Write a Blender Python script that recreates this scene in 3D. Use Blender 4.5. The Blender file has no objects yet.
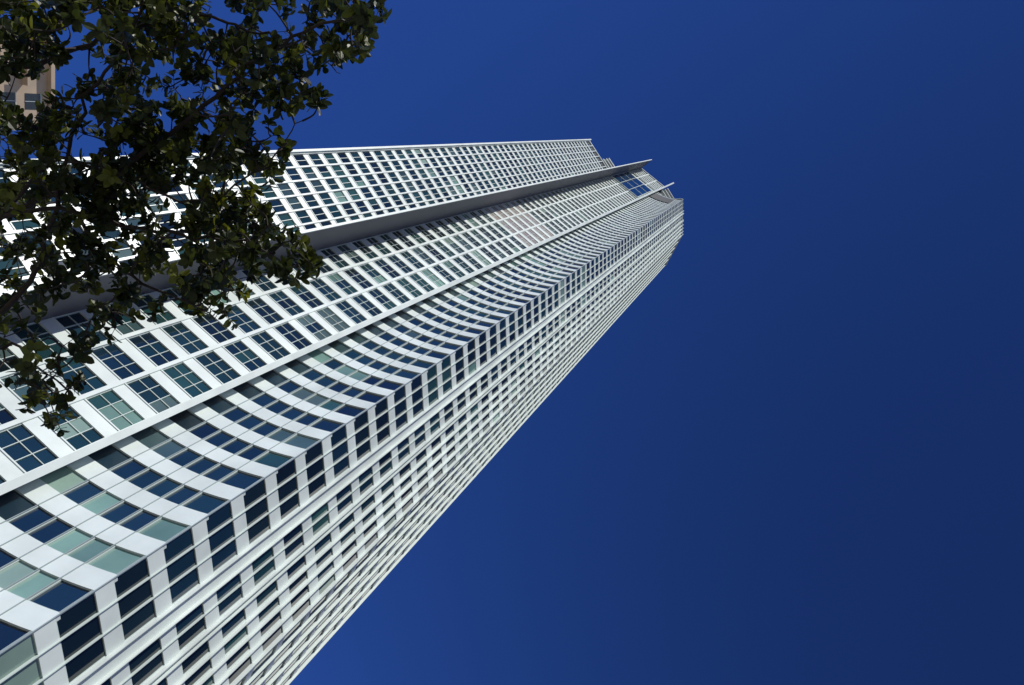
import bpy, bmesh, math, random
from mathutils import Vector, Matrix
random.seed(7)
C = bpy.context.scene.collection
FPX = 781.0; ZX, ZY = 785.0, 132.0
H = 240.0; CAMZ = 1.6
# ---------------------------------------------------------------- camera
uz = Vector((ZX-512, 342.5-ZY, -FPX)).normalized()
fw = Vector((0,0,-1)); uy = (fw - fw.dot(uz)*uz).normalized(); ux = uy.cross(uz)
cam = bpy.data.objects.new('camera', bpy.data.cameras.new('camera')); C.objects.link(cam)
cam.data.sensor_width = 36; cam.data.lens = 36*FPX/1024; cam.data.clip_end = 12000; cam.data.clip_start = .05
cam.matrix_world = Matrix.Translation((0,0,CAMZ)) @ Matrix((ux,uy,uz)).to_4x4()
bpy.context.scene.camera = cam
def ray(px,py):
    p = Vector((px-512, 342.5-py, -FPX)).normalized()
    return Vector((p.dot(ux), p.dot(uy), p.dot(uz)))
def at(px,py,d): return Vector((0,0,CAMZ)) + ray(px,py)*d
def proj(P):
    d = Vector(P) - Vector((0,0,CAMZ)); c = ux*d.x + uy*d.y + uz*d.z
    if c.z > -1e-3: return None
    return (512 + FPX*c.x/-c.z, 342.5 - FPX*c.y/-c.z)
# ---------------------------------------------------------------- materials
def mat(name, col, rough=.6, noise=.0, scale=1.0, attr=False, spec=.5, metal=0, bump=0):
    m = bpy.data.materials.new(name); m.use_nodes = True; nt = m.node_tree; b = nt.nodes['Principled BSDF']
    b.inputs['Roughness'].default_value = rough; b.inputs['Metallic'].default_value = metal
    b.inputs['Specular IOR Level'].default_value = spec
    b.inputs['Base Color'].default_value = (*col,1)
    src = None
    if attr:
        a = nt.nodes.new('ShaderNodeAttribute'); a.attribute_name = 'Col'; src = a.outputs['Color']
    if noise:
        tc = nt.nodes.new('ShaderNodeTexCoord'); n = nt.nodes.new('ShaderNodeTexNoise'); n.inputs['Scale'].default_value = scale; n.inputs['Detail'].default_value = 6
        nt.links.new(tc.outputs['Object'], n.inputs['Vector'])
        mr = nt.nodes.new('ShaderNodeMapRange'); mr.inputs[1].default_value=.3; mr.inputs[2].default_value=.7
        mr.inputs[3].default_value = 1-noise; mr.inputs[4].default_value = 1+noise*.4
        nt.links.new(n.outputs['Fac'], mr.inputs[0])
        mx = nt.nodes.new('ShaderNodeVectorMath'); mx.operation='SCALE'
        if src: nt.links.new(src, mx.inputs[0])
        else: mx.inputs[0].default_value = col
        nt.links.new(mr.outputs[0], mx.inputs['Scale']); src = mx.outputs[0]
        if bump:
            bp = nt.nodes.new('ShaderNodeBump'); bp.inputs['Strength'].default_value = bump
            nt.links.new(n.outputs['Fac'], bp.inputs['Height']); nt.links.new(bp.outputs[0], b.inputs['Normal'])
    if src: nt.links.new(src, b.inputs['Base Color'])
    return m
M = dict(
 white = mat('white_cladding', (.69,.76,.72), .38, .16, .35),
 frame = mat('white_frame', (.54,.62,.58), .4),
 joint = mat('grey_mullion', (.32,.38,.38), .4),
 fin = mat('fin_metal', (.10,.10,.125), .6, .08, .2),
 core = mat('dark_core', (.04,.045,.05), .8),
 glass = mat('window_glass', (.03,.05,.08), .03, .25, .25, attr=True, spec=.9),
 beige = mat('beige_render', (.60,.46,.32), .8, .15, .5),
 pave = mat('pavement', (.24,.23,.21), .9, .25, 2.0),
 bark = mat('bark', (.04,.030,.022), .9, .4, 25, bump=.4),
)
lf = bpy.data.materials.new('leaf'); lf.use_nodes = True; nt = lf.node_tree; b = nt.nodes['Principled BSDF']
a = nt.nodes.new('ShaderNodeAttribute'); a.attribute_name='Col'
b.inputs['Roughness'].default_value = .42; b.inputs['Specular IOR Level'].default_value=.3
nt.links.new(a.outputs['Color'], b.inputs['Base Color'])
tr = nt.nodes.new('ShaderNodeBsdfTranslucent'); mix = nt.nodes.new('ShaderNodeMixShader'); mix.inputs[0].default_value=.28
hs = nt.nodes.new('ShaderNodeHueSaturation'); hs.inputs['Value'].default_value=1.8; hs.inputs['Hue'].default_value=.49; hs.inputs['Saturation'].default_value=1.1
nt.links.new(a.outputs['Color'], hs.inputs['Color']); nt.links.new(hs.outputs[0], tr.inputs['Color'])
nt.links.new(b.outputs[0], mix.inputs[1]); nt.links.new(tr.outputs[0], mix.inputs[2]); nt.links.new(mix.outputs[0], nt.nodes['Material Output'].inputs[0])
M['leaf'] = lf
# ---------------------------------------------------------------- mesh builder
class MB:
    def __init__(s): s.v=[]; s.f=[]; s.m=[]; s.c=[]
    def face(s, pts, mi=0, col=(1,1,1)):
        n=len(s.v); s.v += [tuple(p) for p in pts]; s.f.append(tuple(range(n,n+len(pts)))); s.m.append(mi); s.c.append(col)
    def hexa(s, lo, hi, mi=0, col=(1,1,1)):
        n=len(s.v); s.v += [tuple(p) for p in lo]+[tuple(p) for p in hi]
        k=len(lo)
        fs=[tuple(n+i for i in reversed(range(k))), tuple(n+k+i for i in range(k))]
        for i in range(k): fs.append((n+i, n+(i+1)%k, n+k+(i+1)%k, n+k+i))
        for f in fs: s.f.append(f); s.m.append(mi); s.c.append(col)
    def add(s,o):
        n=len(s.v); s.v+=o.v; s.f += [tuple(i+n for i in f) for f in o.f]; s.m+=o.m; s.c+=o.c
    def build(s, name, mats, parent=None, smooth=False):
        me = bpy.data.meshes.new(name); me.from_pydata(s.v, [], s.f)
        for mm in (mats if isinstance(mats,(list,tuple)) else [mats]): me.materials.append(mm)
        me.polygons.foreach_set('material_index', s.m)
        ca = me.color_attributes.new('Col','FLOAT_COLOR','CORNER')
        buf=[]
        for p,c in zip(me.polygons, s.c): buf += [c[0],c[1],c[2],1.0]*p.loop_total
        ca.data.foreach_set('color', buf)
        if smooth: me.polygons.foreach_set('use_smooth',[True]*len(me.polygons))
        me.update(); o = bpy.data.objects.new(name, me); C.objects.link(o)
        if parent: o.parent = parent
        return o
def thing(name,label,cat,loc=(0,0,0),group=None):
    o = bpy.data.objects.new(name,None); C.objects.link(o); o.location = loc
    o['label']=label; o['category']=cat
    if group: o['group']=group
    return o
# ---------------------------------------------------------------- tower
S = H
tower = thing('skyscraper','white gridded high rise tower with concave glazed front, grey fin and sharp corner','skyscraper')
def bez(a,c,b,n):
    return [Vector((a[0]*(1-t)**2+2*c[0]*t*(1-t)+b[0]*t*t, a[1]*(1-t)**2+2*c[1]*t*(1-t)+b[1]*t*t)) for t in [i/n for i in range(n+1)]]
W0=Vector((-.1322,.170))*S; W1=Vector((-.0805,.1745))*S
M0=Vector((-.0798,.1672))*S; M1=Vector((-.040,.158))*S
cc=(-.0238,.1518)
E=Vector((-.0108,.1388))*S
ARC=[p*S for p in bez((-.040,.158),cc,(-.0108,.1388),14)]
Q2=Vector((.0233,.1657))*S; Q3=Vector((.0405,.2038))*S
NF=78; FH=H/NF; NM=84; KF=FH/3.333
class Face:
    def __init__(s, pts):
        s.p=pts; s.L=[0]
        for a,b in zip(pts,pts[1:]): s.L.append(s.L[-1]+(b-a).length)
        s.n=[]
        segn=[]
        for a,b in zip(pts,pts[1:]):
            d=(b-a).normalized(); segn.append(Vector((d.y,-d.x)))
        for i in range(len(pts)):
            v = segn[0] if i==0 else segn[-1] if i==len(pts)-1 else (segn[i-1]+segn[i])
            v=v.normalized(); s.n.append(v/ max(.5,v.dot(segn[min(i,len(segn)-1)])))
        s.len=s.L[-1]
    def pt(s,t,off,z):
        i=0
        while i<len(s.L)-2 and t>s.L[i+1]+1e-6: i+=1
        k=(t-s.L[i])/(s.L[i+1]-s.L[i])
        p=s.p[i].lerp(s.p[i+1],k)+s.n[i].lerp(s.n[i+1],k)*off
        return Vector((p.x,p.y,z))
    def cuts(s,a,b): return [a]+[l for l in s.L if a+1e-4<l<b-1e-4]+[b]
    def box(s,mb,a,b,z0,z1,o0,o1,mi=0,col=(1,1,1)):
        cs=s.cuts(a,b)
        for u,v in zip(cs,cs[1:]):
            q=[(u,o1),(v,o1),(v,o0),(u,o0)]
            mb.hexa([s.pt(t,o,z0) for t,o in q],[s.pt(t,o,z1) for t,o in q],mi,col)
    def quad(s,mb,a,b,z0,z1,o,mi=0,col=(1,1,1)):
        cs=s.cuts(a,b)
        for u,v in zip(cs,cs[1:]): mb.face([s.pt(u,o,z0),s.pt(v,o,z0),s.pt(v,o,z1),s.pt(u,o,z1)],mi,col)
fW=Face([W0,W1]); fM=Face([M0,M1]); fC=Face(ARC); fA=Face([E,Q2]); fB=Face([Q2,Q3])
HW=.92*H; NW=int(HW/FH)
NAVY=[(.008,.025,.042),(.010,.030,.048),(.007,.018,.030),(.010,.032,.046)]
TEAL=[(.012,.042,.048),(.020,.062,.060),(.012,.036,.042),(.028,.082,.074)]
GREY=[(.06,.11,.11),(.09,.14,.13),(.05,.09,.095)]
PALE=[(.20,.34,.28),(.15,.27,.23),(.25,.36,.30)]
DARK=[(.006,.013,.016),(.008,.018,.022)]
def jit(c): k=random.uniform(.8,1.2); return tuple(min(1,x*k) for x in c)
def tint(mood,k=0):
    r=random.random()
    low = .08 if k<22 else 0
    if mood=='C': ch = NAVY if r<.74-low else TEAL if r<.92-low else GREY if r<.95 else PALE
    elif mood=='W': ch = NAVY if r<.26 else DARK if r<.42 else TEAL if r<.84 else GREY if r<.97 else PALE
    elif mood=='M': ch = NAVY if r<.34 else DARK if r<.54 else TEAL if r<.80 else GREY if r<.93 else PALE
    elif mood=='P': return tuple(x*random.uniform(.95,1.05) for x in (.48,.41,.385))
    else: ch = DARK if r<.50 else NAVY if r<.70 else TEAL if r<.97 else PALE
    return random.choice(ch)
def even(L, n, pier, m0, m1):
    w=(L-m0-m1-pier*(n-1))/n; return [(m0+i*(w+pier), m0+i*(w+pier)+w) for i in range(n)]
cA=[0,3,5,7,9,11,14]
WA=[(.02,3.35,3),(4.25,6.05,2),(6.45,7.45,1),(7.62,8.45,1),(8.62,9.42,1),(9.6,10.42,1)]
LAY = {
 'W': dict(f=fW, wins=even(fW.len,7,.20,.5,.3), n=2, sill=1.0, head=3.22, tr=[], nf=NW, fr=.06, run=2),
 'M': dict(f=fM, wins=even(fM.len,3,.30,.18,.28), n=3, sill=1.05, head=3.22, tr=[.55], nf=NM, fr=.045, run=1),
 'C': dict(f=fC, wins=[(fC.L[a]+.02,fC.L[b]-.02) for a,b in zip(cA,cA[1:])], n=1, sill=1.28, head=3.2, tr=[], nf=NF, fr=.05, run=6),
 'A': dict(f=fA, wins=[(a,b) for a,b,n in WA], n=3, sill=1.0, head=3.22, tr=[], nf=NF, fr=.035, run=2),
 'B': dict(f=fB, wins=even(fB.len,5,.08,.05,.08), n=2, sill=.6, head=3.24, tr=[], nf=NF, fr=.035, run=1),
}
units=[]
for key,l in LAY.items():
    f=l['f']
    for k in range(l['nf']):
        z=k*FH; z0=z+l['sill']*KF; z1=z+l['head']*KF
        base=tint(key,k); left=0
        for wi,(a,b_) in enumerate(l['wins']):
            g=MB(); fr=MB(); npn = WA[wi][2] if key=='A' else l['n']
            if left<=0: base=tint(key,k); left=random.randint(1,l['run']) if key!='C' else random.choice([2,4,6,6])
            left-=1
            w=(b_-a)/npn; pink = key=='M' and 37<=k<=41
            dp=-.12 if key!='A' else -.07
            for i in range(npn):
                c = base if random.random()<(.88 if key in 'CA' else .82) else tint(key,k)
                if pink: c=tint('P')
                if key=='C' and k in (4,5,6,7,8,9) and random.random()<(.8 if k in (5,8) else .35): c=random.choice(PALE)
                if not pink: c=jit(c)
                f.quad(g,a+i*w,a+(i+1)*w,z0,z1,dp,0,c)
                if i: f.box(fr,a+i*w-l['fr']/2,a+i*w+l['fr']/2,z0,z1,-.14,-.04)
            for t in l['tr']:
                zz=z0+(z1-z0)*t; f.box(fr,a,b_,zz-.022,zz+.022,-.14,-.055)
            f.box(fr,a,b_,z0,z0+.06,-.14,-.03)
            f.box(fr,a,a+.04,z0+.06,z1,-.14,-.045); f.box(fr,b_-.04,b_,z0+.06,z1,-.14,-.045)
            q=[proj(f.pt(t,0,zz)) for t,zz in ((a,z0),(b_,z0),(b_,z1),(a,z1))]
            area=0
            if all(q):
                for i in range(4):
                    x0,y0=q[i];x1,y1=q[(i+1)%4]; area+=x0*y1-x1*y0
                area=abs(area)/2
                cx=sum(p[0] for p in q)/4; cy=sum(p[1] for p in q)/4
                if not(0<cx<1024 and 0<cy<685): area=0
                if cy<330 and cx<130: area*=.2
            units.append((area,g,fr))
units.sort(key=lambda u:-u[0])
rest=MB()
for i,(ar,g,fr) in enumerate(units):
    if i<99:
        w=g.build('window',M['glass'],tower); fr.build('window_frame',M['frame'],w)
    else:
        g2=MB(); g2.add(g); n=len(g.m); g2.add(fr); g2.m=[0]*n+[1]*len(fr.m); rest.add(g2)
o=rest.build('window',[M['glass'],M['frame']],tower); o['kind']='stuff'
for k in range(NM):
    mb=MB(); z=k*FH
    for key,l in LAY.items():
        if k>=l['nf']: continue
        f=l['f']; z0=z-(FH-l['head']*KF) if k else 0; z1=z+l['sill']*KF
        f.box(mb,0,f.len,z0,z1,-.3,0 if key!='B' else -.03,0)
        if key in 'WM': f.box(mb,.02,f.len-.02,z1-.09,z1+.002,-.28,.05)
    mb.build('floor_band',[M['white'],M['joint']],tower)
HM=NM*FH
for key in ('W','M'):
    l=LAY[key]; f=l['f']; top={'W':HW,'M':HM}[key]; pr=.1
    for (a,b_),(c,d) in zip(l['wins'],l['wins'][1:]):
        mb=MB(); f.box(mb,b_,c,0,top+.6,-.28,pr); mb.build('pier',M['white'],tower)
    mb=MB(); f.box(mb,0,l['wins'][0][0],0,top+1,-.28,pr+.04); mb.build('pier',M['white'],tower)
    mb=MB(); f.box(mb,l['wins'][-1][1],f.len,0,top+1,-.28,pr+.04); mb.build('pier',M['white'],tower)
ws=[(a,b) for a,b,n in WA]
for (a,b_),(c,d) in zip(ws,ws[1:]+[(fA.len,0)]):
    mb=MB(); fA.box(mb,b_,c,0,H+1.2,-.28,.02); mb.build('pier',M['white'],tower)
for s in (1.13,2.24,5.15):
    mb=MB(); fA.box(mb,s-.018,s+.018,0,H+2.2,-.1,.10); mb.build('mullion',M['frame'],tower)
for s in (3.38,4.2,6.1,6.42,7.53,8.53,9.51,10.4):
    mb=MB(); fA.box(mb,s-.022,s+.022,0,H+3,-.1,.26); mb.build('mullion',M['white'],tower)
mb=MB(); fA.box(mb,.0,.03,0,H+3,-.1,.06); mb.build('mullion',M['joint'],tower)
for i in range(6):
    s=.03+(fB.len-.08)*i/5
    mb=MB(); fB.box(mb,s-.02,s+.02,0,H+2.5,-.1,.16); mb.build('mullion',M['frame'],tower)
for i in cA[1:-1]:
    s=fC.L[i]
    mb=MB(); fC.box(mb,s-.02,s+.02,0,H+.6,-.15,.05); mb.build('mullion',M['joint'],tower)
def prism(mb,pts,z0,z1): mb.hexa([Vector((p[0],p[1],z0)) for p in pts],[Vector((p[0],p[1],z1)) for p in pts])
def ins(f,i,o=-.26):
    p=f.p[i]+f.n[i]*o; return (p.x,p.y)
arcin=[ins(fC,i) for i in range(len(ARC))]
back=[(.03*S,.25*S),(-.078*S,.245*S)]
mb=MB()
def strip(mb,pts,z0,z1):
    for a,b in zip(pts,pts[1:]): mb.face([(a[0],a[1],z0),(b[0],b[1],z0),(b[0],b[1],z1),(a[0],a[1],z1)])
main=[ins(fM,0)]+[ins(fM,1)]+arcin[1:-1]+[(E.x+.02,E.y+.36)]+[(Q2.x-.3,Q2.y+.1)]+[(Q3.x-.25,Q3.y)]+back
main=main+[main[0]]
strip(mb,main,0,H); mb.face([(p[0],p[1],H) for p in main[:-1]])
wing=[ins(fW,0),ins(fW,1),(-.0805*S,.245*S),(-.13*S,.24*S)]; wing.append(wing[0])
strip(mb,wing,0,HW); mb.face([(p[0],p[1],HW) for p in wing[:-1]])
crown=[ins(fM,0),ins(fM,1),(-.034*S,.180*S),(-.074*S,.188*S)]; crown.append(crown[0])
strip(mb,crown,H+.62,HM); mb.face([(p[0],p[1],HM) for p in crown[:-1]])
mb.build('wall',M['core'],tower)
mb=MB()
strip(mb,[(Q3.x,Q3.y+.1),(.0305*S,.2505*S),(-.078*S,.2455*S)],0,H); strip(mb,[(-.0805*S,.2455*S),(-.1305*S,.2405*S),(W0.x-.02,W0.y+.1)],0,HW)
mb.build('rear_wall',M['white'],tower)
def bar(name,p0,p1,th,z0,z1,m):
    p0=Vector(p0);p1=Vector(p1);d=(p1-p0).normalized();n=Vector((-d.y,d.x))*th/2
    q=[p0+n,p0-n,p1-n,p1+n]
    b=MB(); b.hexa([(x.x,x.y,z0) for x in q],[(x.x,x.y,z1) for x in q]); return b.build(name,m,tower)
bar('fin',(-.0795*S,.1500*S),(-.0797*S,.19*S),.25,0,H*1.08,M['fin'])
bar('fin_edge',(-.0795*S,.1495*S),(-.0795*S,.14998*S),.26,0,H*1.082,M['white'])
bar('fin',(-.0389*S,.1530*S),(-.0402*S,.1585*S),.45,0,H*1.14,M['white'])
bar('fin',(-.1312*S,.1685*S),(-.1316*S,.175*S),.30,0,HW+2,M['white'])
p0,p1=.35,fM.len-.5; zb,zt=.875*H,.975*H
mb=MB(); n=9
for i in range(n):
    for j in range(9):
        w=(p1-p0)/n; hh=(zt-zb)/9
        fM.quad(mb,p0+i*w,p0+(i+1)*w,zb+j*hh,zb+(j+1)*hh,.30,0,jit(random.choice([(.01,.04,.11),(.012,.05,.13)])))
pn=mb.build('glass_panel',M['glass'],tower)
mb=MB()
for i in range(0,n+1,3): 
    s=p0+(p1-p0)*i/n; fM.box(mb,s-.06,s+.06,zb,zt,.1,.38)
for j in range(0,10,3):
    zz=zb+(zt-zb)*j/9; fM.box(mb,p0,p1,zz-.1,zz+.1,.1,.36)
mb.build('panel_frame',M['frame'],pn)
mb=MB(); fC.box(mb,.8,fC.L[11],.935*H,.985*H,.01,.12); mb.build('recess_shade_panel',M['core'],tower)  # flat panel on the bay, its dark colour standing in for a recess's shade
mb=MB(); prism(mb,[(x*S,y*S) for x,y in [(-.0795,.1665),(-.0402,.1574),(-.024,.153),(-.012,.1375),(.024,.165),(.042,.204),(.03,.25),(-.078,.245)]],H+.02,H+.6); mb.build('roof',M['white'],tower)
mb=MB(); prism(mb,[(x*S,y*S) for x,y in [(-.1325,.1695),(-.081,.1738),(-.081,.245),(-.13,.24)]],HW+.02,HW+.6); mb.build('roof',M['white'],tower)
mb=MB(); prism(mb,[(x*S,y*S) for x,y in [(-.080,.1667),(-.0395,.1572),(-.034,.180),(-.074,.188)]],HM+.02,HM+.6); mb.build('roof',M['white'],tower)
blk=[(x*S,y*S) for x,y in [(-.1055,.178),(-.0825,.180),(-.0825,.23),(-.1055,.23)]]
mb=MB(); prism(mb,blk,HW+.6,.985*H); mb.build('penthouse',M['core'],tower)
for zz in (HW+4,HW+8,HW+12,.985*H+.01):
    mb=MB(); prism(mb,[(p[0]+(-.5 if i in (0,3) else .3),p[1]+(-.5 if i<2 else .3)) for i,p in enumerate(blk)],zz,zz+.8); mb.build('ledge',M['white'],tower)
blk=[(x*S,y*S) for x,y in [(-.034,.156),(.002,.160),(.012,.21),(-.034,.21)]]
mb=MB(); prism(mb,blk,H+.6,H+16); mb.build('penthouse',M['core'],tower)
for zz in (H+5,H+10.5,H+16.01):
    mb=MB(); prism(mb,[(p[0]+(-.5 if i in (0,3) else .5),p[1]+(-.5 if i<2 else .3)) for i,p in enumerate(blk)],zz,zz+.7); mb.build('ledge',M['white'],tower)
# ---------------------------------------------------------------- beige building at far left
bb=thing('apartment_building','beige apartment block with balconies glimpsed through the tree leaves at upper left','building')
HB=70.
A=Vector((-.8127*HB,.761*HB)); B=Vector((-.731*HB,.863*HB)); dd=(B-A).normalized(); nn=Vector((dd.y,-dd.x))
Bk=B-nn*14; Ak=A-nn*14
mb=MB(); prism(mb,[A,B,Bk,Ak],0,HB+CAMZ); mb.build('wall',M['beige'],bb)
mb=MB(); prism(mb,[A+nn*.6-dd*.5,B+nn*.6+dd*.5,Bk+dd*.5,Ak-dd*.5],HB+CAMZ+.003,HB+CAMZ+.5); mb.build('roof',M['beige'],bb)
fb=Face([A,B])
for k in range(16):
    z=HB+CAMZ-3.1*(k+1)
    mb=MB(); fb.box(mb,.3,4.3,z-.12,z+.1,.002,.9); fb.box(mb,.3,4.3,z+.1,z+.85,.82,.9); mb.build('balcony',M['beige'],bb)
    for a in (1.0,5.2):
        mb=MB(); fb.box(mb,a,a+1.7,z+.3,z+2.2,-.05,.03,0,(.02,.03,.04)); w=mb.build('window',M['glass'],bb)
        mb=MB(); fb.box(mb,a-.1,a+1.8,z+2.2,z+2.3,0.004,.08); fb.box(mb,a+.82,a+.88,z+.3,z+2.2,.031,.06); mb.build('window_frame',M['white'],w)
# ---------------------------------------------------------------- tree
tree=thing('broadleaf_tree','dark green broadleaf tree whose branches hang over the upper left corner','tree')
def tube(mb,pts,radii,n=7):
    rings=[]
    for i,p in enumerate(pts):
        d=(pts[min(i+1,len(pts)-1)]-pts[max(i-1,0)]).normalized()
        u=d.cross(Vector((.3,.2,.93))).normalized() if abs(d.z)<.95 else d.cross(Vector((1,0,0))).normalized(); v=d.cross(u)
        base=len(mb.v)
        for j in range(n):
            t=2*math.pi*j/n; mb.v.append(tuple(p+(u*math.cos(t)+v*math.sin(t))*radii[i]))
        rings.append(base)
    for a,b in zip(rings,rings[1:]):
        for j in range(n):
            mb.f.append((a+j,a+(j+1)%n,b+(j+1)%n,b+j)); mb.m.append(0); mb.c.append((1,1,1))
def smoothpath(pts,sub=6):
    out=[]
    P=[pts[0]]+pts+[pts[-1]]
    for i in range(1,len(P)-2):
        for k in range(sub):
            t=k/sub; a,b,c,d=P[i-1],P[i],P[i+1],P[i+2]
            out.append(.5*((2*b)+(c-a)*t+(2*a-5*b+4*c-d)*t*t+(3*b-a-3*c+d)*t**3))
    out.append(pts[-1]); return out
T0=Vector((-5.2,6.4,0)); T1=Vector((-5.0,6.3,3.2))
mb=MB(); tp=smoothpath([T0,Vector((-5.15,6.35,.6)),Vector((-5.0,6.4,1.8)),T1]); tube(mb,tp,[.24-.12*i/len(tp)+(.12 if i<2 else 0) for i in range(len(tp))],14); mb.build('trunk',M['bark'],tree,True)
limbs=[([(-140,270,7.2),(-20,225,6.5),(70,190,6.0),(150,150,5.6),(215,95,5.3),(290,40,5.0),(372,12,4.8)],.030),
 ([(-160,330,7.2),(-30,330,6.4),(35,270,6.1),(60,190,5.9),(80,110,5.7),(130,30,5.5),(160,-60,5.4)],.026),
 ([(-120,280,7.0),(0,215,6.0),(90,215,5.7),(170,235,5.4),(240,240,5.2),(302,270,5.1)],.022),
 ([(-150,350,7.2),(-60,370,6.4),(5,345,6.0),(40,375,5.8),(60,408,5.7)],.020),
 ([(-200,180,7.4),(-80,100,6.8),(20,70,6.4),(100,40,6.0),(180,10,5.8),(240,-60,5.6)],.030),
 ([(-300,200,8),(-350,50,7.6),(-300,-80,7.6)],.05),([(-250,350,7.6),(-330,420,7.2),(-380,480,7)],.035),
 ([(0,215,6.1),(60,160,5.8),(130,180,5.5),(200,200,5.3),(270,160,5.1),(300,120,5.0)],.014),
 ([(180,10,5.8),(250,30,5.5),(300,45,5.3),(345,75,5.2)],.011),
 ([(60,190,5.95),(120,270,5.6),(180,300,5.5),(215,318,5.4)],.014)]
nodes=[]
for pts,r in limbs:
    P=[at(*p) for p in pts]
    if pts[0][0]<-100: P=[T1-Vector((0,0,.2))]+P
    sp=smoothpath(P,6); rr=[r*(1-.80*i/(len(sp)-1)) for i in range(len(sp))]
    sp=[p+Vector((random.gauss(0,.014),random.gauss(0,.014),random.gauss(0,.014))) if 0<i else p for i,p in enumerate(sp)]
    mb=MB(); tube(mb,sp,rr,8); mb.build('branch',M['bark'],tree,True)
    nodes += sp[6:] if len(P)>len(pts) else sp
poly=[(-30,-60),(380,-60),(384,5),(366,46),(335,72),(325,112),(296,165),(265,215),(316,258),(314,286),(294,286),(264,262),(240,296),(222,332),(188,312),(150,335),(100,342),(72,365),(84,395),(58,425),(32,418),(25,390),(-30,400)]
def inside(x,y,pg):
    c=False;j=len(pg)-1
    for i in range(len(pg)):
        xi,yi=pg[i];xj,yj=pg[j]
        if (yi>y)!=(yj>y) and x<(xj-xi)*(y-yi)/(yj-yi)+xi: c=not c
        j=i
    return c
holes=[(180,258,14),(78,150,17),(32,92,19),(275,108,12),(15,262,14),(60,318,16),(45,350,14),(8,365,16),(345,95,14),(235,185,9),(310,75,7),(120,250,9)]
cl=[]
def ok(x,y):
    return inside(x,y,poly) and not any((x-a)**2+(y-b)**2<r*r for a,b,r in holes)
fixed=[(60,402),(50,410),(300,272),(372,14),(215,318),(345,60),(305,150),(45,392),(285,270),(362,38),(330,20),(20,180),(120,200),(210,215),(150,235),(40,230),(100,280),(200,275),(250,190),(15,300),(130,315),(250,240),(12,55),(15,135),(280,60),(240,40),(200,60),(160,40),(220,110),(260,130),(180,110),(150,140),(130,90),(300,100),(230,150),(190,20),(60,30),(100,15)]
while len(cl)<880:
    if fixed: x,y=fixed.pop()
    else: x=random.uniform(-30,395);y=random.uniform(-60,440)
    if not ok(x,y): continue
    if y>300 and random.random()<.4: continue
    d=6.3-1.3*max(0,x)/390+random.gauss(0,.4)
    for q in range(random.randint(4,7)):
        xx=x+random.gauss(0,16); yy=y+random.gauss(0,16)
        if ok(xx,yy): cl.append(at(xx,yy,d+random.gauss(0,.15)))
while len(cl)<1080:
    x=random.uniform(-560,-30);y=random.uniform(-350,480)
    cl.append(at(x,y,random.uniform(6.2,8.5)))
tw=MB(); lv=MB()
def nearest(p): return min(nodes,key=lambda q:(q-p).length_squared)
cl.sort(key=lambda p:(nearest(p)-p).length)
PROF=[(.0,.0),(.14,.26),(.38,.47),(.65,.50),(.88,.30),(1.0,0)]
def leaf(mb,p,d,up,L,W,col):
    s=d.cross(up).normalized(); up=s.cross(d).normalized()
    n=len(mb.v); curl=random.uniform(.03,.25)
    cen=[p+d*(L*t)-up*(curl*L*t*t) for t,_ in PROF]
    for (t,w),c in zip(PROF,cen):
        if w==0: mb.v.append(tuple(c))
        else:
            mb.v.append(tuple(c+s*w*W+up*.11*W)); mb.v.append(tuple(c)); mb.v.append(tuple(c-s*w*W+up*.11*W))
    fs=[(n,n+2,n+1),(n,n+3,n+2)]
    for r in range(3):
        k=n+1+3*r; fs+=[(k,k+1,k+4,k+3),(k+1,k+2,k+5,k+4)]
    k=n+10; fs+=[(k,k+1,k+3),(k+1,k+2,k+3)]
    for f in fs: mb.f.append(f); mb.m.append(0); mb.c.append(col)
def rv():
    while True:
        v=Vector((random.uniform(-1,1),random.uniform(-1,1),random.uniform(-1,1)))
        if .1<v.length<1: return v.normalized()
for p in cl:
    q=nearest(p); L=(p-q).length
    mid=q.lerp(p,.5)+rv()*L*.14+Vector((0,0,.05*L))
    pts=smoothpath([q,mid,p],4); tube(tw,pts,[.0055*(1-.7*i/(len(pts)-1))+.0015 for i in range(len(pts))],5)
    nodes += [mid,p]
    ax=(p-mid).normalized() if L>.02 else rv()
    for g in range(random.randint(1,3)):
        ax2=(ax+rv()*.8+Vector((0,0,.2))).normalized(); c=p+ax2*random.uniform(.03,.12)
        tube(tw,[p,c],[.003,.002],4)
        base=random.choice([(.026,.036,.008),(.032,.043,.009),(.020,.028,.007),(.095,.108,.015),(.042,.052,.010),(.018,.026,.007)])
        nl=random.randint(5,8); a0=random.random()*6
        sx=ax2.cross(rv()).normalized(); sy=ax2.cross(sx)
        for i in range(nl):
            th=a0+i*2.4; out=(sx*math.cos(th)+sy*math.sin(th))
            d=(out+ax2*random.uniform(.1,.9)+Vector((0,0,-.1))).normalized()
            k=random.uniform(.65,1.5)
            leaf(lv,c-ax2*random.uniform(0,.07),d,(ax2+rv()*.5).normalized(),random.uniform(.048,.086),random.uniform(.031,.048),tuple(x*k for x in base))
tw.build('twigs',M['bark'],tree); lv.build('crown',M['leaf'],tree)
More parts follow.
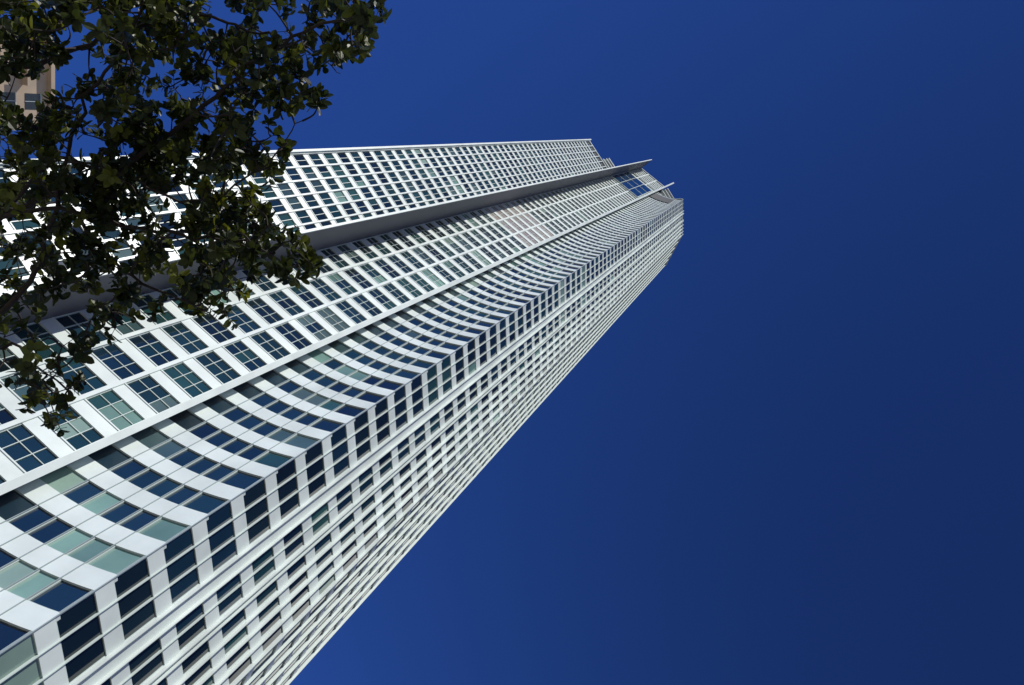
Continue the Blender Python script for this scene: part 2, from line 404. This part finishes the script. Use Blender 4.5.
# ---------------------------------------------------------------- ground
mb=MB(); mb.face([(-4000,-4000,0),(4000,-4000,0),(4000,4000,0),(-4000,4000,0)]); g=mb.build('ground',M['pave']); g['kind']='structure'; g['label']='pale paved ground'
# ---------------------------------------------------------------- light
EL=math.radians(40); sd=Vector((-.30,-1,0)).normalized()*math.cos(EL)+Vector((0,0,math.sin(EL)))
sun=bpy.data.objects.new('sun',bpy.data.lights.new('sun','SUN')); C.objects.link(sun)
sun.data.energy=4.1; sun.data.angle=math.radians(.5); sun.data.color=(1,.97,.91)
sun.rotation_euler=sd.to_track_quat('Z','Y').to_euler()
w=bpy.data.worlds.new('World'); bpy.context.scene.world=w; w.use_nodes=True; nt=w.node_tree
bg=nt.nodes['Background']; sk=nt.nodes.new('ShaderNodeTexSky'); sk.sky_type='NISHITA'; sk.sun_disc=False
sk.sun_elevation=EL; sk.sun_rotation=math.atan2(sd.x,sd.y); sk.altitude=0; sk.air_density=1.0; sk.dust_density=.1; sk.ozone_density=3.0
tn=nt.nodes.new('ShaderNodeVectorMath'); tn.operation='MULTIPLY'; tn.inputs[1].default_value=(.38,.73,1.70)
nt.links.new(sk.outputs[0],tn.inputs[0])
tc=nt.nodes.new('ShaderNodeTexCoord'); dp=nt.nodes.new('ShaderNodeVectorMath'); dp.operation='DOT_PRODUCT'
dp.inputs[1].default_value=(.75,-.55,.2)
nt.links.new(tc.outputs['Generated'],dp.inputs[0])
mr=nt.nodes.new('ShaderNodeMapRange'); mr.interpolation_type='SMOOTHSTEP'; mr.inputs[1].default_value=-.5; mr.inputs[2].default_value=.66; mr.inputs[3].default_value=1.08; mr.inputs[4].default_value=.44
nt.links.new(dp.outputs['Value'],mr.inputs[0])
s2=nt.nodes.new('ShaderNodeVectorMath'); s2.operation='SCALE'; nt.links.new(tn.outputs[0],s2.inputs[0]); nt.links.new(mr.outputs[0],s2.inputs['Scale'])
nt.links.new(s2.outputs[0],bg.inputs[0]); bg.inputs[1].default_value=.067
sc=bpy.context.scene; sc.view_settings.view_transform='Standard'; sc.view_settings.look='None'; sc.view_settings.exposure=0
